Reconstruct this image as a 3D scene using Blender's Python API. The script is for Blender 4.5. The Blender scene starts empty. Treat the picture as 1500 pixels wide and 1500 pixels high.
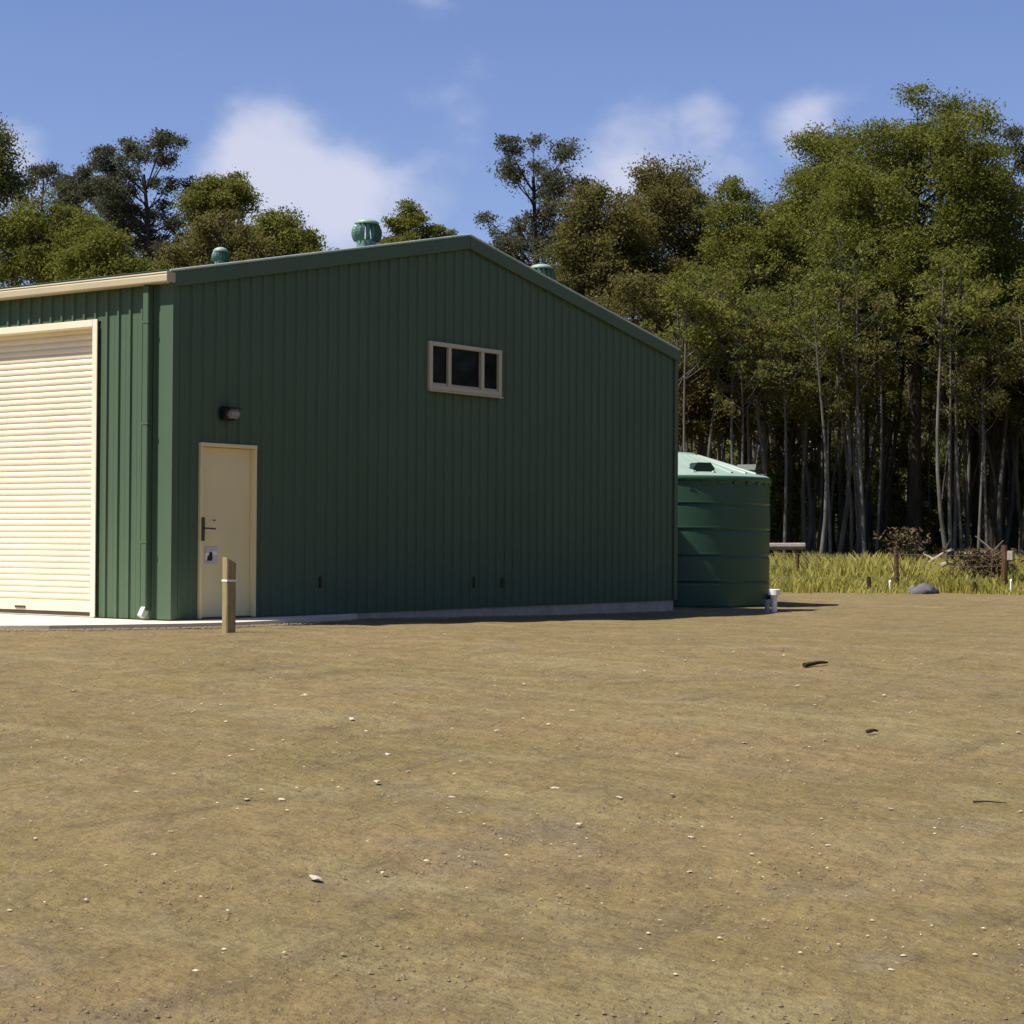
import bpy, bmesh, math, random
import numpy as np
from mathutils import Vector, Matrix, noise

random.seed(7)
RNG = np.random.default_rng(7)
S = bpy.context.scene
C = S.collection

# ------------------------------------------------------------------ camera
F, YAW, PITCH, ROLL = 2863.447, 0.6319, 0.01464, 0.00596
CAM = Vector((-16.15958, -16.78368, 0.95442))
fw = Vector((math.cos(YAW) * math.cos(PITCH), math.sin(YAW) * math.cos(PITCH), math.sin(PITCH)))
r0 = Vector((math.sin(YAW), -math.cos(YAW), 0))
u0 = r0.cross(fw)
rt = r0 * math.cos(ROLL) + u0 * math.sin(ROLL)
up = -r0 * math.sin(ROLL) + u0 * math.cos(ROLL)
cam_d = bpy.data.cameras.new('camera')
cam = bpy.data.objects.new('camera', cam_d)
C.objects.link(cam)
cam_d.sensor_width = 36
cam_d.lens = F / 1500 * 36
cam_d.clip_start = 0.1
cam_d.clip_end = 5000
M4 = Matrix((rt, up, -fw)).transposed().to_4x4()
M4.translation = CAM
cam.matrix_world = M4
S.camera = cam
F0 = Vector((math.cos(YAW), math.sin(YAW), 0))

# ------------------------------------------------------------------ sun, sky, exposure
EL = math.radians(58)
sh = (r0 + 0.4 * F0).normalized()                  # where shadows fall on the ground
SUN = Vector((-sh.x * math.cos(EL), -sh.y * math.cos(EL), math.sin(EL)))
sun_d = bpy.data.lights.new('sun', 'SUN')
sun_d.energy = 5.0
sun_d.angle = math.radians(0.5)
sun_d.color = (1.0, 0.95, 0.86)
sun = bpy.data.objects.new('sun', sun_d)
C.objects.link(sun)
sun.rotation_euler = SUN.to_track_quat('Z', 'Y').to_euler()
sun.location = (0, 0, 60)

S.view_settings.view_transform = 'Standard'
S.view_settings.look = 'None'
S.view_settings.gamma = 1
S.view_settings.use_curve_mapping = False
S.view_settings.exposure = 0.5

SKY_STRENGTH = 0.072
W = bpy.data.worlds.new('World')
S.world = W
W.use_nodes = True


def sky_world():
    nt = W.node_tree
    N, L = nt.nodes, nt.links
    N.clear()
    out = N.new('ShaderNodeOutputWorld')
    bg = N.new('ShaderNodeBackground')
    bg.inputs['Strength'].default_value = SKY_STRENGTH
    sky = N.new('ShaderNodeTexSky')
    sky.sky_type = 'NISHITA'
    sky.sun_disc = False
    sky.sun_elevation = EL
    sky.sun_rotation = math.atan2(SUN.x, SUN.y)
    sky.air_density = 1.0
    sky.dust_density = 0.3
    sky.ozone_density = 3.0
    tc = N.new('ShaderNodeTexCoord')

    def math_(op, a, b=None, clamp=False):
        m = N.new('ShaderNodeMath')
        m.operation = op
        m.use_clamp = clamp
        for i, v in enumerate((a, b)):
            if v is None:
                continue
            if isinstance(v, (int, float)):
                m.inputs[i].default_value = v
            else:
                L.new(v, m.inputs[i])
        return m.outputs[0]
    mp = N.new('ShaderNodeMapping')
    mp.inputs['Scale'].default_value = (1, 1, 1.6)
    L.new(tc.outputs['Generated'], mp.inputs[0])
    n1 = N.new('ShaderNodeTexNoise')
    n1.inputs['Scale'].default_value = 9
    n1.inputs['Detail'].default_value = 9
    n1.inputs['Roughness'].default_value = 0.55
    L.new(mp.outputs[0], n1.inputs['Vector'])
    n2 = N.new('ShaderNodeTexNoise')
    n2.inputs['Scale'].default_value = 2.2
    n2.inputs['Detail'].default_value = 3
    L.new(mp.outputs[0], n2.inputs['Vector'])
    # cumulus heaps standing in the sky ahead (direction, angular size, weight)
    field = None
    for px, py, rad, wt in ((395, 255, 0.062, 1.25), (475, 300, 0.058, 1.0), (560, 330, 0.055, .5), (375, 300, .05, .8),
                            (0, 255, 0.044, 1.25), (930, 225, 0.066, 1.05), (870, 250, 0.05, .8), (1080, 240, 0.05, .6), (1010, 205, 0.055, .8), (1165, 190, 0.04, .75)):
        d = (fw + rt * ((px - 750) / F) + up * ((750 - py) / F)).normalized()
        v = N.new('ShaderNodeVectorMath')
        v.operation = 'DISTANCE'
        L.new(tc.outputs['Generated'], v.inputs[0])
        v.inputs[1].default_value = d
        mr = N.new('ShaderNodeMapRange')
        mr.interpolation_type = 'SMOOTHSTEP'
        mr.inputs['From Min'].default_value = rad
        mr.inputs['From Max'].default_value = 0
        mr.inputs['To Max'].default_value = wt
        L.new(v.outputs['Value'], mr.inputs['Value'])
        field = mr.outputs[0] if field is None else math_('MAXIMUM', field, mr.outputs[0])
    gen = math_('MULTIPLY', math_('SUBTRACT', n2.outputs['Fac'], 0.56), 3.0)
    field = math_('MAXIMUM', field, gen)
    dens = math_('ADD', field, math_('MULTIPLY', math_('SUBTRACT', n1.outputs['Fac'], 0.5), 2.3))
    mr = N.new('ShaderNodeMapRange')
    mr.interpolation_type = 'SMOOTHSTEP'
    mr.inputs['From Min'].default_value = 0.22
    mr.inputs['From Max'].default_value = 1.05
    mr.inputs['To Max'].default_value = 0.88
    L.new(dens, mr.inputs['Value'])
    mix = N.new('ShaderNodeMix')
    mix.data_type = 'RGBA'
    L.new(mr.outputs[0], mix.inputs['Factor'])
    tint = N.new('ShaderNodeMix')
    tint.data_type = 'RGBA'
    tint.blend_type = 'MULTIPLY'
    tint.inputs['Factor'].default_value = 1
    tint.inputs['B'].default_value = SKY_TINT
    L.new(sky.outputs[0], tint.inputs['A'])
    L.new(tint.outputs['Result'], mix.inputs['A'])
    mix.inputs['B'].default_value = (CLOUD * .93 / SKY_STRENGTH, CLOUD * .96 / SKY_STRENGTH, CLOUD * 1.17 / SKY_STRENGTH, 1)
    L.new(mix.outputs['Result'], bg.inputs['Color'])
    L.new(bg.outputs[0], out.inputs['Surface'])


SKY_TINT = (1.05, 1.0, 1.24, 1)
CLOUD = 0.52
sky_world()


# ------------------------------------------------------------------ materials
def new_mat(name):
    m = bpy.data.materials.new(name)
    m.use_nodes = True
    nt = m.node_tree
    return m, nt.nodes, nt.links, nt.nodes['Principled BSDF']


def surf(name, col, rough=.6, spec=.5, var=.12, scale=3., bump=0., bscale=40., metal=0., stretch=(1, 1, 1), dirt=None, dirt_amt=.3):
    """Object-space noise varies the colour; optional fine bump and dirt."""
    m, N, L, P = new_mat(name)
    tc = N.new('ShaderNodeTexCoord')
    mp = N.new('ShaderNodeMapping')
    mp.inputs['Scale'].default_value = stretch
    L.new(tc.outputs['Object'], mp.inputs[0])
    n = N.new('ShaderNodeTexNoise')
    n.inputs['Scale'].default_value = scale
    n.inputs['Detail'].default_value = 6
    L.new(mp.outputs[0], n.inputs['Vector'])
    r = N.new('ShaderNodeValToRGB')
    r.color_ramp.elements[0].position = .3
    r.color_ramp.elements[1].position = .7
    r.color_ramp.elements[0].color = tuple(c * (1 - var) for c in col) + (1,)
    r.color_ramp.elements[1].color = tuple(min(1, c * (1 + var)) for c in col) + (1,)
    L.new(n.outputs['Fac'], r.inputs[0])
    colour = r.outputs[0]
    if dirt:
        n3 = N.new('ShaderNodeTexNoise')
        n3.inputs['Scale'].default_value = scale * .6
        n3.inputs['Detail'].default_value = 8
        n3.inputs['Roughness'].default_value = .65
        L.new(mp.outputs[0], n3.inputs['Vector'])
        mr = N.new('ShaderNodeMapRange')
        mr.inputs['From Min'].default_value = .5
        mr.inputs['From Max'].default_value = .75
        mr.inputs['To Max'].default_value = dirt_amt
        L.new(n3.outputs['Fac'], mr.inputs['Value'])
        mx = N.new('ShaderNodeMix')
        mx.data_type = 'RGBA'
        L.new(mr.outputs[0], mx.inputs['Factor'])
        L.new(colour, mx.inputs['A'])
        mx.inputs['B'].default_value = tuple(dirt) + (1,)
        colour = mx.outputs['Result']
    L.new(colour, P.inputs['Base Color'])
    P.inputs['Roughness'].default_value = rough
    P.inputs['Specular IOR Level'].default_value = spec
    P.inputs['Metallic'].default_value = metal
    if bump:
        n2 = N.new('ShaderNodeTexNoise')
        n2.inputs['Scale'].default_value = bscale
        n2.inputs['Detail'].default_value = 4
        L.new(mp.outputs[0], n2.inputs['Vector'])
        b = N.new('ShaderNodeBump')
        b.inputs['Strength'].default_value = bump
        b.inputs['Distance'].default_value = .02
        L.new(n2.outputs['Fac'], b.inputs['Height'])
        L.new(b.outputs[0], P.inputs['Normal'])
    return m


MAT = dict(
    green=surf('green_painted_steel', (.075, .121, .071), rough=.6, spec=.25, var=.05, scale=.8, bump=.04, bscale=2.5, dirt=(.09, .085, .065), dirt_amt=.14),
    cream=surf('cream_painted_steel', (.80, .72, .53), rough=.5, spec=.5, var=.03, scale=1.2, dirt=(.55, .45, .3), dirt_amt=.10),
    ventgreen=surf('green_vent_metal', (.13, .23, .175), rough=.4, spec=.6, var=.1),
    lit_edge_and_shoe=surf('pale_lit_edge_and_shoe', (.50, .56, .52), rough=.4, spec=.6, var=.15, scale=4),  # pale for the painted sunlit line on the capping; also colours the downpipe shoe
    gutter=surf('beige_painted_gutter', (.47, .40, .25), rough=.5, var=.06, scale=2, dirt=(.3, .24, .16), dirt_amt=.25),
    tankdark=surf('dark_green_moulding', (.010, .026, .017), rough=.5, spec=.3, var=.1),
    cream_dull=surf('cream_painted_door', (.80, .68, .36), rough=.5, spec=.5, var=.05, scale=1.5),
    frame=surf('window_aluminium', (.50, .45, .30), rough=.45, spec=.5, var=.04, scale=2),
    concrete=surf('pale_concrete', (.66, .58, .46), rough=.85, spec=.3, var=.10, scale=2.2, bump=.25, bscale=60, dirt=(.45, .38, .28), dirt_amt=.35),
    footing=surf('footing_concrete', (.46, .41, .31), rough=.9, spec=.2, var=.15, scale=3, bump=.4, bscale=40, dirt=(.2, .15, .1), dirt_amt=.4),
    dark=surf('black_plastic', (.012, .012, .012), rough=.5, spec=.4, var=.1),
    bronze=surf('dark_bronze_metal', (.05, .042, .03), rough=.45, spec=.6, var=.1),
    lens=surf('grey_lens', (.30, .29, .28), rough=.3, spec=.6, var=.05),
    glassdark=surf('void', (.004, .004, .005), rough=.9, spec=.0, var=.1),
    tank=surf('green_polyethylene', (.028, .090, .050), rough=.42, spec=.45, var=.10, scale=1.5, dirt=(.03, .06, .04), dirt_amt=.2),
    lit_tops=surf('green_tops_painted_sunlit', (.27, .36, .29), rough=.5, spec=.6, var=.08, scale=2.5, dirt=(.3, .3, .24), dirt_amt=.35),  # paler than the tank wall: sun and sky sheen put into the colour
    pvc=surf('white_pvc', (.80, .79, .74), rough=.4, spec=.5, var=.04, scale=6, dirt=(.5, .45, .35), dirt_amt=.35),
    post=surf('treated_pine', (.30, .235, .115), rough=.8, spec=.2, var=.25, scale=9, bump=.4, bscale=22, stretch=(6, 6, .5)),
    timber=surf('weathered_grey_timber', (.24, .20, .18), rough=.9, spec=.2, var=.3, scale=5, bump=.5, bscale=20, stretch=(1, 1, 1)),
    oldpost=surf('old_brown_timber', (.10, .062, .032), rough=.9, spec=.15, var=.35, scale=9, bump=.5, bscale=20, stretch=(3, 3, .5)),
    wire=surf('galvanised_wire', (.25, .25, .25), rough=.5, spec=.5, metal=.5, var=.1),
    peg=surf('white_painted_peg', (.78, .78, .74), rough=.6, var=.05),
    rock=surf('grey_rock', (.115, .108, .115), rough=.95, spec=.2, var=.25, scale=6, bump=.8, bscale=15),
    chip=surf('pale_chips', (.50, .42, .29), rough=.9, spec=.2, var=.35, scale=40),
    stone=surf('pale_stone', (.58, .50, .37), rough=.9, spec=.2, var=.25, scale=14, bump=.5, bscale=40),
    twig=surf('dead_twig', (.045, .033, .02), rough=.95, spec=.1, var=.3, scale=12, bump=.4),
    palebranch=surf('bleached_branch', (.36, .31, .24), rough=.95, spec=.1, var=.25, scale=8, bump=.4),
    deadleaf=surf('dead_brown_foliage', (.095, .068, .036), rough=.9, spec=.1, var=.4, scale=6),
    bark_dark=surf('dark_stringy_bark', (.060, .047, .035), rough=.95, spec=.1, var=.4, scale=4, bump=.9, bscale=10, stretch=(4, 4, .4)),
    bark_grey=surf('grey_gum_bark', (.085, .078, .066), rough=.85, spec=.2, var=.35, scale=2.5, bump=.5, bscale=8, stretch=(2, 2, .5)),
    bark_pole=surf('pale_pole_bark', (.12, .113, .094), rough=.9, spec=.1, var=.4, scale=2, bump=.4, bscale=8, stretch=(2, 2, .5)),
    notice=surf('notice_grey_print', (.58, .53, .56), rough=.5, var=.08, scale=20),
    noticew=surf('notice_white_print', (.85, .83, .82), rough=.5, var=.02),
    noticek=surf('notice_black_print', (.01, .008, .006), rough=.5, var=.05),
)


def glass_mat():
    m, N, L, P = new_mat('dark_window_glass')
    P.inputs['Base Color'].default_value = (.006, .006, .008, 1)
    P.inputs['Roughness'].default_value = .06
    P.inputs['Specular IOR Level'].default_value = .22
    n = N.new('ShaderNodeTexNoise')
    n.inputs['Scale'].default_value = 1.5
    b = N.new('ShaderNodeBump')
    b.inputs['Strength'].default_value = .03
    L.new(n.outputs['Fac'], b.inputs['Height'])
    L.new(b.outputs[0], P.inputs['Normal'])
    return m


MAT['glass'] = glass_mat()


def leaf_mat(name, cols, trans=.42):
    m, N, L, P = new_mat(name)
    N.remove(P)
    out = [n for n in N if n.type == 'OUTPUT_MATERIAL'][0]
    g = N.new('ShaderNodeNewGeometry')
    r = N.new('ShaderNodeValToRGB')
    e = r.color_ramp.elements
    e[0].color = cols[0] + (1,)
    e[1].color = cols[-1] + (1,)
    for i, c in enumerate(cols[1:-1]):
        q = e.new((i + 1) / (len(cols) - 1))
        q.color = c + (1,)
    tc = N.new('ShaderNodeTexCoord')
    n = N.new('ShaderNodeTexNoise')
    n.inputs['Scale'].default_value = .55
    n.inputs['Detail'].default_value = 3
    L.new(tc.outputs['Object'], n.inputs['Vector'])
    oi = N.new('ShaderNodeObjectInfo')
    a = N.new('ShaderNodeMath')
    a.operation = 'MULTIPLY_ADD'
    L.new(g.outputs['Random Per Island'], a.inputs[0])
    a.inputs[1].default_value = .30
    mr = N.new('ShaderNodeMapRange')
    mr.inputs['From Min'].default_value = .3
    mr.inputs['From Max'].default_value = .7
    mr.inputs['To Max'].default_value = .45
    L.new(n.outputs['Fac'], mr.inputs['Value'])
    L.new(mr.outputs[0], a.inputs[2])
    a2 = N.new('ShaderNodeMath')
    a2.operation = 'MULTIPLY_ADD'
    L.new(oi.outputs['Random'], a2.inputs[0])
    a2.inputs[1].default_value = .12
    L.new(a.outputs[0], a2.inputs[2])
    L.new(a2.outputs[0], r.inputs[0])
    d = N.new('ShaderNodeBsdfPrincipled')
    d.inputs['Roughness'].default_value = .6
    d.inputs['Specular IOR Level'].default_value = .08
    t = N.new('ShaderNodeBsdfTranslucent')
    mx = N.new('ShaderNodeMixShader')
    mx.inputs[0].default_value = trans
    L.new(r.outputs[0], d.inputs['Base Color'])
    L.new(r.outputs[0], t.inputs['Color'])
    L.new(d.outputs[0], mx.inputs[1])
    L.new(t.outputs[0], mx.inputs[2])
    L.new(mx.outputs[0], out.inputs['Surface'])
    return m


MAT['leaf_olive'] = leaf_mat('olive_gum_leaves', [(0.079, 0.088, 0.017), (0.140, 0.150, 0.027), (0.197, 0.200, 0.038), (0.254, 0.248, 0.061)])
MAT['leaf_brown'] = leaf_mat('bronze_gum_leaves', [(0.077, 0.077, 0.023), (0.133, 0.125, 0.034), (0.175, 0.151, 0.047), (0.216, 0.177, 0.074)])
MAT['leaf_grey'] = leaf_mat('grey_gum_leaves', [(.055, .058, .030), (.088, .090, .048), (.120, .120, .065), (.16, .158, .095)])
MAT['leaf_dark'] = leaf_mat('deep_green_leaves', [(0.075, 0.085, 0.024), (0.124, 0.135, 0.034), (0.167, 0.173, 0.048), (0.224, 0.213, 0.068)])
MAT['leaf_rust'] = leaf_mat('rusty_gum_leaves', [(0.060, 0.047, 0.017), (0.100, 0.076, 0.025), (0.140, 0.095, 0.035), (0.190, 0.121, 0.056)])
MAT['grass'] = leaf_mat('tall_yellow_green_grass', [(0.229, 0.227, 0.042), (0.395, 0.367, 0.083), (0.541, 0.486, 0.143), (0.645, 0.572, 0.275)], trans=.45)
MAT['drygrass'] = leaf_mat('short_dry_grass', [(.19, .15, .06), (.22, .17, .07), (.27, .21, .10)], trans=.2)
MAT['gravel'] = surf('loose_gravel', (.215, .165, .10), rough=.95, spec=.2, var=.45, scale=60)


def ground_mat():
    m, N, L, P = new_mat('bare_dirt_yard')
    g = N.new('ShaderNodeNewGeometry')

    def noise_(scale, detail=6, rough=.6, stretch=(1, 1, 1)):
        mp = N.new('ShaderNodeMapping')
        mp.inputs['Scale'].default_value = stretch
        L.new(g.outputs['Position'], mp.inputs[0])
        n = N.new('ShaderNodeTexNoise')
        n.inputs['Scale'].default_value = scale
        n.inputs['Detail'].default_value = detail
        n.inputs['Roughness'].default_value = rough
        L.new(mp.outputs[0], n.inputs['Vector'])
        return n.outputs['Fac']

    def ramp(fac, a, b):
        r = N.new('ShaderNodeMapRange')
        r.inputs['From Min'].default_value = a
        r.inputs['From Max'].default_value = b
        L.new(fac, r.inputs['Value'])
        return r.outputs[0]

    def mix(f, a, b):
        x = N.new('ShaderNodeMix')
        x.data_type = 'RGBA'
        if isinstance(f, float):
            x.inputs['Factor'].default_value = f
        else:
            L.new(f, x.inputs['Factor'])
        for k, v in (('A', a), ('B', b)):
            if isinstance(v, tuple):
                x.inputs[k].default_value = v + (1,)
            else:
                L.new(v, x.inputs[k])
        return x.outputs['Result']
    base = mix(ramp(noise_(.35, 5), .35, .65), (.225, .162, .082), (.182, .134, .062))
    olive = mix(ramp(noise_(.8, 6, .65, (1, .6, 1)), .38, .84), base, (.183, .145, .060))
    grey = mix(ramp(noise_(1.6, 7, .7), .52, .72), olive, (.178, .141, .091))
    red = mix(ramp(noise_(.55, 6, .6, (.7, 1.2, 1)), .62, .90), grey, (.225, .146, .083))
    trk = noise_(1.0, 5, .6, (1.9, .35, 1))
    red = mix(ramp(trk, .52, .70), red, (.225, .183, .093))
    trk2 = noise_(1.3, 6, .65, (.5, 2.2, 1))
    red = mix(ramp(trk2, .56, .74), red, (.130, .101, .057))
    fine = mix(ramp(noise_(26, 9, .8), .34, .66), (.70, .70, .70), (1.30, 1.29, 1.26))
    dab = mix(ramp(noise_(4.2, 5, .6, (1, .8, 1)), .36, .64), (.88, .87, .845), (1.13, 1.125, 1.09))
    mul = N.new('ShaderNodeMix')
    mul.data_type = 'RGBA'
    mul.blend_type = 'MULTIPLY'
    mul.inputs['Factor'].default_value = .8
    L.new(red, mul.inputs['A'])
    L.new(fine, mul.inputs['B'])
    mul2 = N.new('ShaderNodeMix')
    mul2.data_type = 'RGBA'
    mul2.blend_type = 'MULTIPLY'
    mul2.inputs['Factor'].default_value = 1
    L.new(mul.outputs['Result'], mul2.inputs['A'])
    L.new(dab, mul2.inputs['B'])
    mul = mul2
    v = N.new('ShaderNodeTexVoronoi')
    v.inputs['Scale'].default_value = 9
    L.new(g.outputs['Position'], v.inputs['Vector'])
    speck = mix(ramp(v.outputs['Distance'], .09, .05), mul.outputs['Result'], (.332, .276, .190))
    # leaf litter under the trees, well beyond the yard
    dp = N.new('ShaderNodeVectorMath')
    dp.operation = 'DOT_PRODUCT'
    L.new(g.outputs['Position'], dp.inputs[0])
    dp.inputs[1].default_value = F0
    am = N.new('ShaderNodeMath')
    am.operation = 'MULTIPLY_ADD'
    L.new(noise_(.5, 5), am.inputs[0])
    am.inputs[1].default_value = 3.0
    L.new(dp.outputs['Value'], am.inputs[2])
    c0 = CAM.dot(F0)
    far = ramp(am.outputs[0], c0 + 47.5, c0 + 50)
    litter = mix(ramp(noise_(2.5, 7, .7), .35, .65), (.12, .09, .05), (.17, .14, .06))
    L.new(mix(far, speck, litter), P.inputs['Base Color'])
    P.inputs['Roughness'].default_value = .95
    P.inputs['Specular IOR Level'].default_value = .15
    h = N.new('ShaderNodeMath')
    h.operation = 'ADD'
    L.new(noise_(9, 9, .62), h.inputs[0])
    L.new(noise_(3.2, 4, .55), h.inputs[1])
    b = N.new('ShaderNodeBump')
    b.inputs['Strength'].default_value = .9
    b.inputs['Distance'].default_value = .07
    L.new(h.outputs[0], b.inputs['Height'])
    L.new(b.outputs[0], P.inputs['Normal'])
    return m


MAT['ground'] = ground_mat()


# ------------------------------------------------------------------ helpers
def empty(name, loc, label, cat, group=None, rz=0):
    o = bpy.data.objects.new(name, None)
    o.empty_display_size = .2
    C.objects.link(o)
    o.location = loc
    o.rotation_euler = (0, 0, rz)
    return tag(o, label, cat, group)


def tag(o, label, cat, group=None):
    o['label'] = label
    o['category'] = cat
    if group:
        o['group'] = group
    return o


def mesh_obj(name, verts, faces, mat, parent=None, smooth=False, loc=None):
    me = bpy.data.meshes.new(name)
    me.from_pydata([tuple(v) for v in verts], [], faces)
    me.materials.append(mat)
    if smooth:
        me.polygons.foreach_set('use_smooth', [True] * len(me.polygons))
    me.update()
    o = bpy.data.objects.new(name, me)
    C.objects.link(o)
    if parent:
        o.parent = parent
    if loc:
        o.location = loc
    return o


class MB:
    """collects shapes and links them as ONE mesh object"""

    def __init__(s):
        s.v, s.f = [], []

    def add(s, v, f):
        n = len(s.v)
        s.v += [Vector(q) for q in v]
        s.f += [tuple(i + n for i in q) for q in f]
        return s

    def box(s, a, b, bev=0.):
        bm = bmesh.new()
        x0, y0, z0 = a
        x1, y1, z1 = b
        vs = [bm.verts.new(p) for p in ((x0, y0, z0), (x1, y0, z0), (x1, y1, z0), (x0, y1, z0), (x0, y0, z1), (x1, y0, z1), (x1, y1, z1), (x0, y1, z1))]
        for q in ((0, 3, 2, 1), (4, 5, 6, 7), (0, 1, 5, 4), (1, 2, 6, 5), (2, 3, 7, 6), (3, 0, 4, 7)):
            bm.faces.new([vs[i] for i in q])
        if bev:
            bmesh.ops.bevel(bm, geom=bm.edges[:], offset=bev, segments=2, affect='EDGES')
        return s.bm(bm)

    def bm(s, bm):
        bm.verts.index_update()
        s.add([v.co.copy() for v in bm.verts], [tuple(v.index for v in f.verts) for f in bm.faces])
        bm.free()
        return s

    def tube(s, pts, rad, n=8, cap=True):
        pts = [Vector(p) for p in pts]
        if not hasattr(rad, '__len__'):
            rad = [rad] * len(pts)
        base = len(s.v)
        prev = None
        for i, p in enumerate(pts):
            t = (pts[min(i + 1, len(pts) - 1)] - pts[max(i - 1, 0)]).normalized()
            if prev is None:
                a = Vector((1, 0, 0)) if abs(t.x) < .9 else Vector((0, 1, 0))
            else:
                a = prev
            a = (a - t * a.dot(t)).normalized()
            prev = a
            b = t.cross(a)
            for k in range(n):
                w = 2 * math.pi * k / n
                s.v.append(p + (a * math.cos(w) + b * math.sin(w)) * rad[i])
        for i in range(len(pts) - 1):
            for k in range(n):
                k2 = (k + 1) % n
                s.f.append((base + i * n + k, base + i * n + k2, base + (i + 1) * n + k2, base + (i + 1) * n + k))
        if cap:
            s.f.append(tuple(base + k for k in range(n))[::-1])
            s.f.append(tuple(base + (len(pts) - 1) * n + k for k in range(n)))
        return s

    def lathe(s, prof, n=48, c=(0, 0)):
        base = len(s.v)
        for r, z in prof:
            for k in range(n):
                w = 2 * math.pi * k / n
                s.v.append(Vector((c[0] + r * math.cos(w), c[1] + r * math.sin(w), z)))
        for i in range(len(prof) - 1):
            for k in range(n):
                k2 = (k + 1) % n
                s.f.append((base + i * n + k, base + i * n + k2, base + (i + 1) * n + k2, base + (i + 1) * n + k))
        return s

    def prism(s, poly, axis_vec):
        """poly: list of 3D points, swept along axis_vec"""
        n = len(poly)
        a = [Vector(p) for p in poly]
        b = [p + Vector(axis_vec) for p in a]
        return s.add(a + b, [tuple(range(n))[::-1], tuple(range(n, 2 * n))] + [(i, (i + 1) % n, n + (i + 1) % n, n + i) for i in range(n)])

    def build(s, name, mat, parent=None, smooth=False, loc=None):
        o = mesh_obj(name, s.v, s.f, mat, parent, smooth, loc)
        bm = bmesh.new()
        bm.from_mesh(o.data)
        bmesh.ops.recalc_face_normals(bm, faces=bm.faces[:])
        bm.to_mesh(o.data)
        bm.free()
        return o


def copy_tree(o, parent=None):
    c = o.copy()
    C.objects.link(c)
    c.parent = parent
    for ch in list(o.children):
        copy_tree(ch, c)
    return c


def sst(a, b, x):
    t = min(1, max(0, (x - a) / (b - a)))
    return t * t * (3 - 2 * t)


def gz(x, y):
    """height of the ground: a level building pad falling gently towards the camera"""
    d = (x - CAM.x) * F0.x + (y - CAM.y) * F0.y
    z = -.06 - .12 * sst(0, 11, x)
    t = min(1, max(0, (20.0 - d) / 15.5))
    return z - .47 * (t * .75 + .25 * t * t * (3 - 2 * t))


def at(px, py, z=None, d=None):
    """point seen at a photograph pixel, at depth d, or on height z, or (neither) on the ground"""
    v = fw + rt * ((px - 750) / F) + up * ((750 - py) / F)
    if d is not None:
        return CAM + v * d
    if z is not None:
        return CAM + v * ((z - CAM.z) / v.z)
    d = 3.0
    while d < 200:
        p = CAM + v * d
        if p.z <= gz(p.x, p.y):
            return p
        d += .02
    return CAM + v * d


def ground_at(px, d):
    p = CAM + (fw + rt * ((px - 750) / F)) * d
    return Vector((p.x, p.y, gz(p.x, p.y)))


# ------------------------------------------------------------------ ground
def build_ground():
    xs = [-1800, -900, -400, -200, -120, -80, -55, -40, -30]
    x = -24.
    while x < 22:
        xs.append(x)
        x += .28
    while x < 60:
        xs.append(x)
        x += 1.2
    xs += [70, 90, 120, 170, 250, 400, 700, 1200, 2000]
    ys = [-1800, -900, -400, -200, -120, -80, -55, -40, -32]
    y = -28.
    while y < 8:
        ys.append(y)
        y += .28
    while y < 60:
        ys.append(y)
        y += 1.2
    ys += [70, 90, 120, 170, 250, 400, 700, 1200, 2000]
    v, f = [], []
    for yy in ys:
        for xx in xs:
            z = gz(xx, yy)
            if -24 < xx < 60 and -28 < yy < 60:
                z += .022 * (noise.noise((xx * .9, yy * .9, 0))) + .014 * noise.noise((xx * 2.3, yy * 2.3, 5))
                z -= .008
            v.append((xx, yy, z))
    n = len(xs)
    for j in range(len(ys) - 1):
        for i in range(n - 1):
            f.append((j * n + i, j * n + i + 1, (j + 1) * n + i + 1, (j + 1) * n + i))
    o = mesh_obj('ground', v, f, MAT['ground'], smooth=True)
    o['kind'] = 'structure'


build_ground()

# concrete apron round the near corner of the shed
ap = [(-2.15, 9.0), (-2.13, .45), (-1.75, .08), (-1.15, -.25), (-.35, -.62), (.35, -.78), (1.2, -.72), (2.1, -.52), (2.8, -.30), (3.3, -.04), (0.0, -.04), (-.04, 0), (-.04, 9.0)]
mb = MB()
na = len(ap)
mb.add([(x, y, -.3) for x, y in ap] + [(x, y, -.012) for x, y in ap],
       [tuple(range(na))[::-1], tuple(range(na, 2 * na))] + [(i, (i + 1) % na, na + (i + 1) % na, na + i) for i in range(na)])
o = mb.build('concrete_apron', MAT['concrete'])
o['kind'] = 'structure'

# ------------------------------------------------------------------ shed
SW, SL, EH, RH = 11.288, 16.0, 4.04, 5.185
SLOPE = (RH - EH) / (SW / 2)
shed = empty('shed', (0, 0, 0), 'large dark green steel shed with a cream roller door and a plain cream side door', 'shed')
PITCH_R = .203


def roofz(x):
    return RH - abs(x - SW / 2) * SLOPE


def rib_profile(u0, u1):
    """(u, out) points of ribbed sheeting between u0 and u1"""
    pts = []
    k = math.floor(u0 / PITCH_R) - 1
    while k * PITCH_R < u1 + PITCH_R:
        c = k * PITCH_R + PITCH_R / 2
        pts += [(c - .030, 0), (c - .015, .025), (c + .015, .025), (c + .030, 0), (c + .083, 0), (c + .088, .003), (c + .099, .003), (c + .104, 0)]
        k += 1
    res = []
    allu = [p[0] for p in pts]
    allo = [p[1] for p in pts]
    res.append((u0, float(np.interp(u0, allu, allo))))
    res += [p for p in pts if u0 + 1e-4 < p[0] < u1 - 1e-4]
    res.append((u1, float(np.interp(u1, allu, allo))))
    return res


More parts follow.
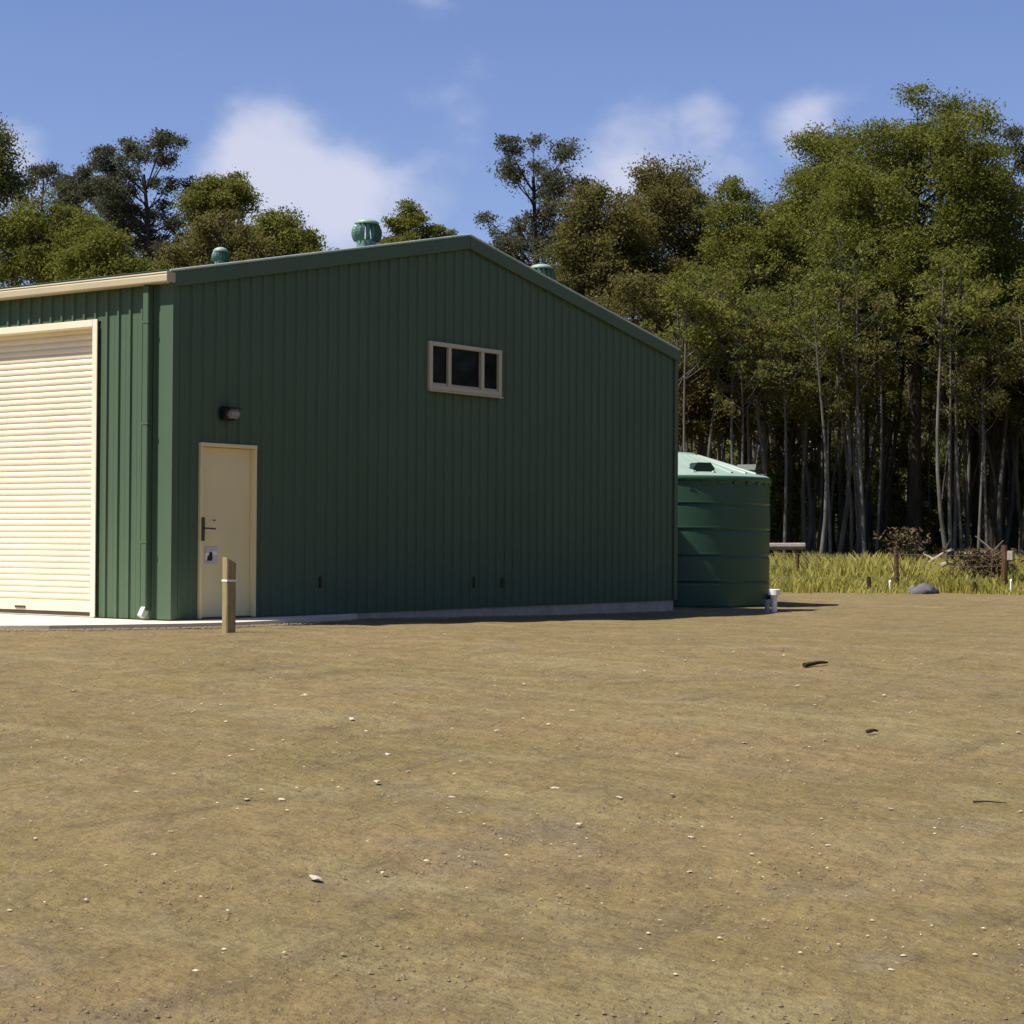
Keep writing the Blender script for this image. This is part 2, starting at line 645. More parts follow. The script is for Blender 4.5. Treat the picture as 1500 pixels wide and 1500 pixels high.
def sheets(O, U, Nn, length, zb, ztop, holes, parent, mat, cover=.812):
    """ribbed wall sheets, each an object; holes: (u0,u1,z0,z1)"""
    O, U, Nn = Vector(O), Vector(U), Vector(Nn)
    u = 0.
    while u < length - 1e-4:
        ue = min(u + cover, length)
        cuts = sorted({u, ue} | {c for h in holes for c in h[:2] if u < c < ue} | ({SW / 2} if (abs(U.x) > .5 and u < SW / 2 < ue) else set()))
        m = MB()
        for a, b in zip(cuts[:-1], cuts[1:]):
            mid = (a + b) / 2
            hs = [h for h in holes if h[0] - 1e-6 <= mid <= h[1] + 1e-6]
            spans = [(zb, None)]
            if hs:
                h = hs[0]
                spans = [(zb, h[2]), (h[3], None)]
            for z0, z1 in spans:
                if z1 is not None and z1 - z0 < .01:
                    continue
                pr = rib_profile(a, b)
                vs, fs = [], []
                for q, w in pr:
                    p = O + U * q + Nn * (w + .004)
                    zt = ztop(q) if z1 is None else z1
                    vs += [(p.x, p.y, z0), (p.x, p.y, zt)]
                for i in range(len(pr) - 1):
                    fs.append((2 * i, 2 * i + 2, 2 * i + 3, 2 * i + 1))
                m.add(vs, fs)
        m.build('wall_sheet', mat, parent)
        u = ue


# openings
DL, DW, DH = .43, .966, 2.105
WL, WW, WB, WT = 4.754, 1.669, 3.02, 3.69
RD0, RD1, RDH = 1.2565, 6.0, 3.61
sheets((0, 0, 0), (1, 0, 0), (0, -1, 0), SW, .0, lambda u: roofz(u) - .03, [(DL, DL + DW, 0, DH), (WL, WL + WW, WB, WT)], shed, MAT['green'])
sheets((0, 0, 0), (0, 1, 0), (-1, 0, 0), SL, .0, lambda u: EH - .03, [(RD0 - .02, RD1 + .1, 0, RDH - .02)], shed, MAT['green'])
# unseen side and rear walls, plain
mb = MB()
mb.box((SW - .02, .02, 0), (SW + .03, SL, EH - .04))
mb.build('side_wall', MAT['green'], shed)
mb = MB()
mb.prism([(0, SL - .02, 0), (SW - .03, SL - .02, 0), (SW - .03, SL - .02, EH - .05), (SW / 2, SL - .02, RH - .05), (0, SL - .02, EH - .05)], (0, -.05, 0))
mb.build('rear_wall', MAT['green'], shed)
# slab
mb = MB()
mb.box((.015, .015, -.6), (SW - .01, SL - .03, -.001))
mb.build('slab', MAT['footing'], shed)

# roof: ribbed sheeting on both slopes
for side in (0, 1):
    mb = MB()
    pr = rib_profile(-.05, SL + .05)
    vs, fs = [], []
    for q, w in pr:
        xe, xr = (-.10, SW / 2) if side == 0 else (SW + .045, SW / 2)
        ze = RH + .0 - (abs(xe - SW / 2)) * SLOPE
        vs += [(xe, q, ze + w + .015), (xr, q, RH + w + .015)]
    for i in range(len(pr) - 1):
        fs.append((2 * i, 2 * i + 2, 2 * i + 3, 2 * i + 1))
    mb.add(vs, fs)
    mb.build('roof', MAT['green'], shed)
# ridge cap
mb = MB()
mb.prism([(SW / 2 - .22, -.06, RH - .22 * SLOPE + .052), (SW / 2, -.06, RH + .056), (SW / 2 + .22, -.06, RH - .22 * SLOPE + .052), (SW / 2, -.06, RH + .048)], (0, SL + .12, 0))
mb.build('ridge_cap', MAT['green'], shed)
# barge cappings: folded along each rake of the gable
for side in (0, 1):
    mb = MB()
    xe = -.11 if side == 0 else SW + .05
    xr = SW / 2 + (.004 if side == 0 else -.004) * -1
    ze = RH - abs(xe - SW / 2) * SLOPE
    # cross-section (y, dz): face, small drip fold, top return over the roof
    sec = [(-.055, -.125), (-.068, -.115), (-.068, .040), (-.042, .074), (.14, .074), (.14, .050), (-.052, .050), (-.052, -.115)]
    a = [Vector((xe, y, ze + dz)) for y, dz in sec]
    b = [Vector((xr, y, RH + dz)) for y, dz in sec]
    n = len(sec)
    mb.add(a + b, [tuple(range(n)), tuple(range(n, 2 * n))[::-1]] + [(i, (i + 1) % n, n + (i + 1) % n, n + i) for i in range(n)])
    barge = mb.build('barge_capping', MAT['green'], shed)
    MB().tube([(xe, -.060, ze + .076), (xr, -.060, RH + .076)], .011, 8).build('capping_edge_glint', MAT['lit_edge_and_shoe'], barge)  # added pale tube, draws the sunlit line along the capping top
# corner flashing (flat on the roller-door side, folded round the corner)
for cx, sx in ((0, -1), (SW, 1)):
    mb = MB()
    a = [(cx + sx * .036, .18), (cx + sx * .036, -.036), (cx - sx * .07, -.036), (cx - sx * .07, -.030), (cx + sx * .030, -.030), (cx + sx * .030, .18)]
    n = len(a)
    top = EH - .06
    mb.add([(x, y, .004) for x, y in a] + [(x, y, top) for x, y in a], [tuple(range(n)), tuple(range(n, 2 * n))] + [(i, (i + 1) % n, n + (i + 1) % n, n + i) for i in range(n)])
    mb.build('corner_flashing', MAT['green'], shed)
# gutter, cream quad profile along the eave of the roller-door side
sec = [(-.040, 3.955), (-.165, 3.955), (-.178, 3.968), (-.178, 4.035), (-.168, 4.05), (-.178, 4.062), (-.172, 4.075), (-.158, 4.07), (-.158, 3.985), (-.052, 3.985), (-.052, 4.06), (-.040, 4.06)]
mb = MB()
n = len(sec)
mb.add([(x, -.07, z) for x, z in sec] + [(x, SL, z) for x, z in sec], [tuple(range(n))[::-1], tuple(range(n, 2 * n))] + [(i, (i + 1) % n, n + (i + 1) % n, n + i) for i in range(n)])
gut = mb.build('gutter', MAT['gutter'], shed)
mb = MB()
mb.box((-.176, -.074, 3.957), (-.040, -.071, 4.07))
mb.build('gutter_end_cap', MAT['gutter'], gut)

# downpipe by the corner
mb = MB()
py = .345
mb.box((-.118, py - .05, .10), (-.036, py + .05, 3.95), .008)
dp = mb.build('downpipe', MAT['green'], shed)
mb = MB()
mb.prism([(-.119, py - .04, .15), (-.06, py - .04, .10), (-.12, py - .04, .01), (-.18, py - .04, .05)], (0, .07, 0))
mb.build('downpipe_shoe', MAT['lit_edge_and_shoe'], dp)
for z in (.9, 2.3, 3.5):
    MB().box((-.123, py - .056, z), (-.034, py + .056, z + .03)).build('pipe_strap', MAT['green'], dp)

# roller door: corrugated curtain with frame
CUR = .14                                        # recess of the curtain inside the opening
mb = MB()
prof = []
z = .19
while z < RDH - .03:
    prof += [(0, z), (.004, z + .008), (.017, z + .020), (.020, z + .040), (.017, z + .058), (.004, z + .070)]
    z += .0762
prof.append((0, z))
vs, fs = [], []
for w, zz in prof:
    for yy in (RD0 + .06, RD1):
        vs.append((CUR - w, yy, min(zz, RDH + .1)))
for i in range(len(prof) - 1):
    fs.append((2 * i, 2 * i + 1, 2 * i + 3, 2 * i + 2))
mb.add(vs, fs)
roll = mb.build('roller_door', MAT['cream'], shed)
MB().box((CUR - .022, RD0 + .06, .045), (CUR + .012, RD1, .186), .006).build('bottom_rail', MAT['cream'], roll)
MB().box((CUR - .012, RD0 + .06, .0), (CUR + .004, RD1, .043)).build('weather_strip', MAT['bronze'], roll)
MB().box((CUR - .036, 2.72, .072), (CUR - .022, 2.92, .10), .004).build('pull_handle', MAT['bronze'], roll)
mb = MB()
mb.box((-.05, RD0, .0), (-.036, RD0 + .085, RDH - .0), .003)
mb.box((-.036, RD0 + .078, .0), (CUR + .02, RD0 + .085, RDH - .085))
mb.build('door_jamb', MAT['cream'], roll)
mb = MB()
mb.box((-.0505, RD0 + .085, RDH - .085), (-.036, RD1 + .2, RDH), .003)
mb.box((-.036, RD0 + .085, RDH - .085), (CUR + .02, RD1 + .2, RDH - .078))
mb.build('door_head', MAT['cream'], roll)
MB().box((.02, RD0 - .02, 0), (.03, RD0 + .078, RDH)).build('door_stile', MAT['green'], roll)
MB().box((.2, RD0 - .3, 0), (.22, RD1 + .3, RDH + .3)).build('inner_screen', MAT['glassdark'], roll)

# personnel door
dr = MB().box((DL + .045, .030, .012), (DL + DW - .045, .068, DH - .048), .004).build('door', MAT['cream_dull'], shed)
mb = MB()
mb.box((DL, -.040, .002), (DL + .042, .09, DH - .045), .003)
mb.box((DL + DW - .042, -.040, .002), (DL + DW, .09, DH - .045), .003)
mb.box((DL - .002, -.042, DH - .044), (DL + DW + .002, .09, DH), .003)
mb.build('door_frame', MAT['cream_dull'], dr)
MB().box((DL + .043, .0, .0), (DL + DW - .043, .07, .011)).build('door_sill', MAT['bronze'], dr)
MB().box((DL + .018, -.052, .93), (DL + .070, -.0405, 1.21), .003).build('handle_plate', MAT['bronze'], dr)
mb = MB()
mb.tube([(DL + .05, -.05, 1.08), (DL + .05, -.085, 1.08), (DL + .08, -.095, 1.08), (DL + .20, -.095, 1.075)], .010, 8)
mb.build('handle', MAT['bronze'], dr)
MB().box((DL + .275, .022, 1.172), (DL + .325, .029, 1.184), .002).build('lock', MAT['bronze'], dr)
for z in (.35, 1.05, 1.8):
    MB().tube([(DL + DW - .05, .024, z), (DL + DW - .05, .024, z + .1)], .008, 8).build('hinge', MAT['cream_dull'], dr)

# notice on the door
nt_ = empty('door_notice', (DL + .15, .0285, .66), 'small grey and white notice with a black emblem fixed low on the cream side door', 'sign')
MB().box((0, -.004, 0), (.205, 0, .20), .002).build('notice_board', MAT['notice'], nt_)
MB().box((.0, -.007, .045), (.055, -.0045, .125)).add([], []).build('white_print', MAT['noticew'], nt_)
MB().box((.125, -.007, .10), (.195, -.0045, .145)).build('white_print', MAT['noticew'], nt_)
mb = MB()
mb.prism([(.03, -.009, .03), (.115, -.009, .03), (.12, -.009, .075), (.112, -.009, .13), (.075, -.009, .14), (.065, -.009, .10), (.035, -.009, .085)], (0, .0015, 0))
mb.build('emblem', MAT['noticek'], nt_)

# window in the gable
mb = MB()
fy0, fy1 = -.062, .03
mb.box((WL, fy0, WB), (WL + .075, fy1, WT), .004)
mb.box((WL + WW - .075, fy0, WB), (WL + WW, fy1, WT), .004)
mb.box((WL + .076, fy0 + .001, WT - .06), (WL + WW - .076, fy1, WT - .001), .004)
mb.box((WL + .076, fy0 + .001, WB + .001), (WL + WW - .076, fy1, WB + .07), .004)
win = mb.build('window', MAT['frame'], shed)
m1, m2 = WL + .46, WL + 1.22
for mx_ in (m1, m2):
    MB().box((mx_ - .035, fy0 + .006, WB + .071), (mx_ + .035, fy1 - .005, WT - .061), .003).build('mullion', MAT['frame'], win)
for a, b, off in ((WL + .076, m1 - .036, .0), (m1 + .036, m2 - .036, .012), (m2 + .036, WL + WW - .076, .0)):
    MB().box((a, -.02 + off, WB + .105), (b, -.014 + off, WT - .062)).build('pane', MAT['glass'], win)
    MB().box((a, -.032 + off, WB + .071), (b, -.008 + off, WB + .104), .002).build('sash_rail', MAT['frame'], win)
MB().box((WL - .01, -.085, WB - .022), (WL + WW + .01, -.036, WB - .002), .003).build('sill', MAT['frame'], win)

# bulkhead lamp above the door
lp = at(334, 607, d=23.3)
lx = DL + .42
lz = 2.46
mb = MB()
mb.box((lx - .11, -.075, lz - .075), (lx + .13, -.034, lz + .085), .012)
lamp = mb.build('wall_lamp', MAT['dark'], shed)
mb = MB()
mb.box((lx - .06, -.175, lz - .05), (lx + .12, -.075, lz + .055), .025)
mb.build('lamp_lens', MAT['lens'], lamp)
mb = MB()
mb.prism([(lx - .10, -.076, lz + .095), (lx - .10, -.19, lz + .075), (lx - .10, -.19, lz + .060), (lx - .10, -.076, lz + .075)], (.23, 0, 0))
mb.prism([(lx - .115, -.076, lz + .09), (lx - .115, -.15, lz + .075), (lx - .115, -.13, lz - .06), (lx - .115, -.076, lz - .075)], (.028, 0, 0))
mb.build('lamp_hood', MAT['dark'], lamp)
# small dark slots low on the gable sheeting
for px in (469, 694, 736):
    p = at(px, 853, d=25)
    # intersect with the wall plane y=-0.035
    v = (p - CAM)
    q = CAM + v * ((-.034 - CAM.y) / v.y)
    MB().box((q.x - .022, -.048, q.z - .075), (q.x + .022, -.033, q.z + .075), .004).build('wall_slot', MAT['dark'], shed)


# roof ventilators
def vent(x, y, s=1.):
    zb = roofz(x) - .06
    mb = MB()
    mb.lathe([(.30 * s, zb), (.30 * s, zb + .04), (.185 * s, zb + .07), (.185 * s, zb + .30 * s)], 20, (x, y))
    t = mb.build('roof_vent', MAT['ventgreen'], shed, smooth=False)
    mb = MB()
    z0, z1 = zb + .27 * s, zb + .60 * s
    nv = 15
    for k in range(nv):
        w0 = 2 * math.pi * k / nv
        pts_o, pts_i = [], []
        for j in range(7):
            f = j / 6
            r = s * (.20 + .085 * math.sin(math.pi * (.12 + .8 * f)))
            zz = z0 + (z1 - z0) * f
            tw = w0 + .10 * f
            pts_o.append(Vector((x + r * math.cos(tw), y + r * math.sin(tw), zz)))
            rr = r - .055 * s
            tw2 = tw + .30
            pts_i.append(Vector((x + rr * math.cos(tw2), y + rr * math.sin(tw2), zz)))
        n = len(pts_o)
        mb.add(pts_o + pts_i, [(i, i + 1, n + i + 1, n + i) for i in range(n - 1)])
    mb.build('vanes', MAT['ventgreen'], t)
    mb = MB()
    mb.lathe([(.225 * s, z1 - .01), (.235 * s, z1 + .012), (.17 * s, z1 + .045), (.08 * s, z1 + .065), (.001, z1 + .07)], 20, (x, y))
    mb.build('vent_cap', MAT['lit_tops'], t, smooth=True)  # cap's sunlit highlight put into its pale colour


def solve_y(px, x, z):
    best = None
    for i in range(0, 1600):
        y = i * .01
        d = Vector((x, y, z)) - CAM
        q = 750 + F * d.dot(rt) / d.dot(fw)
        if best is None or abs(q - px) < best[0]:
            best = (abs(q - px), y)
    return best[1]


def place_vent(px, top_py, side, sc):
    """move the vent down its slope until its cap shows at the height seen"""
    best = None
    for i in range(60):
        x = SW / 2 + side * (.3 + i * .08)
        y = solve_y(px, x, roofz(x) + .4)
        d = Vector((x, y, roofz(x) - .06 + .66 * sc)) - CAM
        q = 750 - F * d.dot(up) / d.dot(fw)
        if y > .4 and y < SL - 1 and (best is None or abs(q - top_py) < best[0]):
            best = (abs(q - top_py), x, y)
    vent(best[1], best[2], sc)


place_vent(537, 317, -1, .74)
place_vent(323, 369, -1, .5)
place_vent(793, 383, 1, .8)

# ------------------------------------------------------------------ water tank
TC = CAM + F0 * 35.6 + r0 * 2.93
TZ = gz(TC.x, TC.y)
TR = 1.75
TH = 2.29
tank = empty('water_tank', (TC.x, TC.y, TZ), 'round dark green plastic water tank with a pale conical top beside the shed', 'water tank')
prof = [(TR - .02, -.02)]
bands = [.42, .88, 1.34, 1.78]
zz = 0.
for b in bands:
    prof += [(TR, zz + .02), (TR, zz + .03), (TR, zz + .045), (TR, b - .06), (TR, b - .045), (TR, b - .035), (TR - .014, b - .012), (TR - .022, b), (TR - .006, b + .018), (TR + .012, b + .03)]
    zz = b + .04
prof += [(TR, zz + .02), (TR, zz + .03), (TR, zz + .045), (TR, TH - .13), (TR, TH - .115), (TR, TH - .10), (TR + .025, TH - .09), (TR + .028, TH - .02), (TR + .005, TH)]
MB().lathe(prof, 72).build('tank_wall', MAT['tank'], tank, smooth=True)
mb = MB()
mb.lathe([(TR + .005, TH + .0), (TR - .07, TH + .035), (.42, TH + .42), (.38, TH + .455), (.0001, TH + .475)], 72)
troof = mb.build('tank_roof', MAT['lit_tops'], tank, smooth=False)
mb = MB()
for k in range(36):                                   # moulded ribs round the rim
    w = 2 * math.pi * k / 36
    c, s_ = math.cos(w), math.sin(w)
    p = Vector((c, s_, 0))
    q = Vector((-s_, c, 0))
    a, b = p * (TR + .024), p * (TR + .036)
    mb.add([a - q * .05 + Vector((0, 0, TH - .15)), a + q * .05 + Vector((0, 0, TH - .15)), b + q * .05 + Vector((0, 0, TH - .10)), b - q * .05 + Vector((0, 0, TH - .10)),
            a - q * .05 + Vector((0, 0, TH - .10)), a + q * .05 + Vector((0, 0, TH - .10))], [(0, 1, 2, 3), (3, 2, 5, 4), (0, 3, 4), (1, 5, 2)])
mb.build('rim_lug', MAT['tank'], tank)['kind'] = 'stuff'


for k in range(28):                                   # raised ribs radiating over the lid
    w = 2 * math.pi * (k + .5) / 28
    c, q = Vector((math.cos(w), math.sin(w), 0)), Vector((-math.sin(w), math.cos(w), 0))
    za, zb_ = TH + .045, TH + .41
    pa, pb = c * (TR - .12), c * .48
    mb2 = MB()
    mb2.add([pa - q * .04 + Vector((0, 0, za - .005)), pa + q * .04 + Vector((0, 0, za - .005)), pb + q * .02 + Vector((0, 0, zb_ - .015)), pb - q * .02 + Vector((0, 0, zb_ - .015)),
             pa - q * .02 + Vector((0, 0, za + .028)), pa + q * .02 + Vector((0, 0, za + .028)), pb + q * .01 + Vector((0, 0, zb_ + .012)), pb - q * .01 + Vector((0, 0, zb_ + .012))],
            [(0, 3, 2, 1), (4, 5, 6, 7), (0, 1, 5, 4), (1, 2, 6, 5), (2, 3, 7, 6), (3, 0, 4, 7)])
    mb2.build('lid_rib', MAT['lit_tops'], troof)


def hump(ang, rad, w, h):
    c = Vector((math.cos(ang), math.sin(ang), 0))
    q = Vector((-c.y, c.x, 0))
    zb = TH + .035 + (TR - .07 - rad) * (.385 / (TR - .49)) - .05
    prof_ = [(-w, 0), (-w * .96, h * .45), (-w * .6, h), (w * .6, h), (w * .96, h * .45), (w, 0)]
    a = [c * (rad + .13) + q * x + Vector((0, 0, zb + z)) for x, z in prof_]
    b = [c * (rad - .22) + q * x + Vector((0, 0, zb + z)) for x, z in prof_]
    n = len(prof_)
    MB().add(a + b, [tuple(range(n)), tuple(range(n, 2 * n))] + [(i, (i + 1) % n, n + (i + 1) % n, n + i) for i in range(n)]).build('inlet_hump', MAT['tankdark'], troof)


ca = math.atan2(-F0.y, -F0.x)
hump(ca + .27, 1.44, .20, .17)
hump(ca + 1.17, 1.46, .17, .18)
hump(ca + 2.4, 1.44, .2, .17)
# outlet low on the tank
mb = MB()
oa = ca + 1.25
c = Vector((math.cos(oa), math.sin(oa), 0))
mb.tube([c * (TR - .03) + Vector((0, 0, .16)), c * (TR + .14) + Vector((0, 0, .16))], .05, 12)
mb.build('outlet', MAT['dark'], tank)

# white pipe riser in front of the tank
P = at(1134, 897)
pv = empty('pipe_riser', P, 'white plastic pipe riser with a wide cap standing by the water tank', 'pipe')
PX = F / (P - CAM).dot(fw)
hgt = 34 / PX
mb = MB()
mb.tube([(0, 0, -.1), (0, 0, hgt * .62)], .048, 16)
riser = mb.build('pipe', MAT['pvc'], pv, smooth=False)
mb = MB()
mb.tube([(0, 0, hgt * .62), (0, 0, hgt * .74), (0, 0, hgt * .75), (0, 0, hgt * .98), (0, 0, hgt)], [.062, .062, .10, .10, .085], 16)
mb.build('cap', MAT['pvc'], pv)
mb = MB()
mb.tube([-r0 * .02 + Vector((0, 0, hgt * .45)), -r0 * .1 + Vector((0, 0, hgt * .45)), -r0 * .11 + Vector((0, 0, hgt * .2)), -r0 * .11 + Vector((0, 0, -.1))], .045, 12)
mb.build('side_pipe', MAT['lens'], pv)

# ------------------------------------------------------------------ timber post in front of the door
P = at(335, 927)
post = empty('timber_post', P, 'short yellow treated pine post with a slanted top standing in front of the side door', 'post', rz=YAW - math.radians(90) + math.radians(38))
a = .056
hp = .83
bm = bmesh.new()
vs = [bm.verts.new(p) for p in ((-a, -a, -.3), (a, -a, -.3), (a, a, -.3), (-a, a, -.3), (-a, -a, hp - .02), (a, -a, hp - .075), (a, a, hp - .06), (-a, a, hp))]
for q in ((0, 3, 2, 1), (4, 5, 6, 7), (0, 1, 5, 4), (1, 2, 6, 5), (2, 3, 7, 6), (3, 0, 4, 7)):
    bm.faces.new([vs[i] for i in q])
bmesh.ops.bevel(bm, geom=bm.edges[:], offset=.008, segments=2, affect='EDGES')
MB().bm(bm).build('post_shaft', MAT['post'], post)
mb = MB()
mb.box((-a - .003, -a - .003, .555), (a + .003, a + .003, .575))
mb.build('wire_band', MAT['pvc'], post)

# ------------------------------------------------------------------ fence, pegs and debris beyond the yard
FD = 45.0
fence = empty('wire_fence', ground_at(1392, FD), 'low post and wire fence running along the front of the tall grass', 'fence')
fb = fence.location.copy()


def fpt(px, d=FD, h=0):
    p = ground_at(px, d)
    return Vector((p.x, p.y, p.z + h)) - fb


for px, hh, rad, mat in ((1313, 1.05, .055, 'oldpost'), (1472, 1.10, .075, 'oldpost'), (1640, 1.05, .06, 'oldpost'), (1800, 1.05, .06, 'oldpost'), (995, 1.0, .06, 'oldpost'), (1960, 1.05, .06, 'oldpost')):
    b = fpt(px)
    mb = MB()
    k = [Vector((random.uniform(-.015, .015), random.uniform(-.015, .015), 0)) for _ in range(5)]
    mb.tube([b + Vector((0, 0, -.3)), b + Vector((0, 0, hh * .3)) + k[1], b + Vector((0, 0, hh * .7)) + k[2], b + Vector((0, 0, hh)) + k[3]], [rad, rad * 1.02, rad * .95, rad * .92], 9)
    fp = mb.build('fence_post', MAT[mat], fence)
    if px == 1472:
        c = fpt(1481, FD - .1, .86)
        MB().box(c - Vector((.07, .07, .11)), c + Vector((.07, .07, .11)), .012).build('plate', MAT['palebranch'], fp)
for h in (.35, .62, .88):
    mb = MB()
    pts = []
    for i, px in enumerate(range(995, 1961, 40)):
        pts.append(fpt(px, FD - .06, h - .03 * math.sin(math.pi * (((px - 995) / 160) % 1))))
    mb.tube(pts, .003, 4)
    mb.build('wire', MAT['wire'], fence)

for px, py, hh, lab in ((1304, 861, .29, 'white survey peg left of the near brown fence post'), (1481, 865, .33, 'white survey peg beside the right hand fence post')):
    p = ground_at(px, 44.3)
    e = empty('survey_peg', p, lab, 'peg', 'white survey pegs at the edge of the yard')
    mb = MB()
    mb.box((-.022, -.015, -.1), (.022, .015, hh - .04))
    mb.prism([(-.022, -.02, hh - .039), (.022, -.02, hh - .039), (0, -.02, hh)], (0, .04, 0))
    mb.build('peg_stake', MAT['peg'], e)

for px, hh, lab in ((1273, .36, 'short dark stump in the grass left of the fence post'), (1428, .26, 'short dark stump in the grass near the brush pile')):
    p = ground_at(px, 44.5)
    mb = MB()
    mb.tube([(0, 0, -.1), (.01, 0, hh * .5), (.015, .01, hh)], [.06, .05, .045], 8)
    tag(mb.build('stump', MAT['twig'], None, loc=p), lab, 'stump')

# grey boulder in the grass edge
bm = bmesh.new()
bmesh.ops.create_icosphere(bm, subdivisions=3, radius=1)
for v in bm.verts:
    n_ = noise.noise(v.co * 1.7) * .25 + noise.noise(v.co * 4) * .1
    v.co = Vector((v.co.x * .42, v.co.y * .33, v.co.z * .22)) * (1 + n_)
p = ground_at(1352, 44.2)
tag(MB().bm(bm).build('boulder', MAT['rock'], None, smooth=True, loc=p), 'blue grey boulder at the edge of the yard beneath the tall grass', 'boulder')

# timber rail behind the tank
p = ground_at(1150, 47)
rail = empty('timber_rail', p, 'weathered grey horizontal timber rail on short posts just right of the water tank', 'rail')
mb = MB()
c = Vector((0, 0, 1.04))
a, b = c - r0 * 1.3, c + r0 * .48
mb.tube([a, (a + b) / 2 + Vector((0, 0, -.01)), b], .085, 8)
mb.build('rail_beam', MAT['timber'], rail)
for t in (-1.1, .3):
    q = r0 * t
    MB().tube([q + Vector((0, 0, -.2)), q + Vector((0, 0, .96))], .05, 8).build('rail_post', MAT['oldpost'], rail)


def branch(name, label, pts, r, mat, forks=3, cat='branch'):
    o_ = pts[0]
    mb = MB()
    P_ = [Vector(q) - o_ for q in pts]
    mb.tube(P_, [r * (1 - .6 * i / (len(P_) - 1)) for i in range(len(P_))], 7)
    for k in range(forks):
        i = random.randrange(1, len(P_))
        d = Vector((random.uniform(-1, 1), random.uniform(-1, 1), random.uniform(0, .6))).normalized() * random.uniform(.15, .4) * (r / .03)
        mb.tube([P_[i], P_[i] + d * .5 + Vector((0, 0, .01)), P_[i] + d], [r * .5, r * .35, r * .12], 5)
    return tag(mb.build(name, MAT[mat], None, loc=o_), label, cat)


base = ground_at(1350, 45.8)


def up_(px, d, h):
    q = ground_at(px, d)
    q.z += h
    return q


branch('fallen_branch', 'bleached bare branch leaning up out of the grass between the fence posts', [up_(1352, 46.5, .55), up_(1368, 46.3, .75), up_(1382, 46.4, .9), up_(1397, 46.2, .98)], .05, 'palebranch', 4)
branch('fallen_branch', 'pale fallen log lying in the grass just left of the right hand fence post', [up_(1415, 47, .84), up_(1435, 46.8, .88), up_(1455, 47, .92)], .09, 'palebranch', 2)
branch('fallen_branch', 'short pale broken branch lying below the leaning bleached branch', [up_(1380, 45.6, .62), up_(1388, 45.5, .68), up_(1396, 45.6, .66)], .06, 'palebranch', 1)

# brush pile of dead brown branches
bp = empty('brush_pile', ground_at(1440, 46.2), 'heap of dead brown branches and leaves beside the right hand fence post', 'brush pile')
mb = MB()
for k in range(34):
    a = Vector((random.uniform(-.7, .5), random.uniform(-.5, .5), random.uniform(.1, .6)))
    d = Vector((random.uniform(-1, 1), random.uniform(-1, 1), random.uniform(-.3, .8))).normalized() * random.uniform(.3, .8)
    mb.tube([a, a + d * .5 + Vector((0, 0, .04)), a + d], [.022, .015, .006], 5)
mb.build('twigs', MAT['oldpost'], bp)


# ------------------------------------------------------------------ foliage
def leaf_mesh(name, P, size, droop=.6, aspect=.38, rng=RNG, mat=None, up=None):
    """many small pointed leaf faces at points P (N,3)"""
    n = len(P)
    ax = rng.normal(size=(n, 3))
    ax[:, 2] = ax[:, 2] * .6 - droop
    ax /= np.linalg.norm(ax, axis=1, keepdims=True)
    t = rng.normal(size=(n, 3))
    sd = np.cross(ax, t)
    sd /= np.linalg.norm(sd, axis=1, keepdims=True) + 1e-9
    L_ = (size * rng.uniform(.6, 1.4, size=n))[:, None]
    v = np.empty((n, 4, 3))
    v[:, 0] = P - ax * L_ * .5
    v[:, 1] = P + sd * L_ * aspect * .5
    v[:, 2] = P + ax * L_ * .5
    v[:, 3] = P - sd * L_ * aspect * .5
    return quads(name, v.reshape(-1, 3), mat)


def quads(name, v, mat):
    n = len(v) // 4
    me = bpy.data.meshes.new(name)
    me.vertices.add(n * 4)
    me.vertices.foreach_set('co', v.astype(np.float32).ravel())
    me.loops.add(n * 4)
    me.loops.foreach_set('vertex_index', np.arange(n * 4, dtype=np.int32))
    me.polygons.add(n)
    me.polygons.foreach_set('loop_start', np.arange(0, n * 4, 4, dtype=np.int32))
    me.update(calc_edges=True)
    me.materials.append(mat)
    return me


def link(name, me, parent=None, loc=None):
    o = bpy.data.objects.new(name, me)
    C.objects.link(o)
    if parent:
        o.parent = parent
    if loc is not None:
        o.location = loc
    return o


def clump_points(c, r, n, flat=.62, rng=RNG):
    d = rng.normal(size=(n, 3))
    d /= np.linalg.norm(d, axis=1, keepdims=True)
    d[:, 2] = np.where(d[:, 2] < -.2, -d[:, 2] * .7, d[:, 2])
    rad = rng.uniform(.25, 1, size=n) ** .5
    # ragged outline: lumps
    ph = rng.uniform(0, 6.28, 3)
    lump = 1 + .22 * np.sin(d[:, 0] * 5 + ph[0]) * np.sin(d[:, 1] * 5 + ph[1]) + .16 * np.sin(d[:, 2] * 9 + ph[2])
    p = d * (rad * lump)[:, None] * r
    p[:, 2] *= flat
    return p + np.asarray(c)


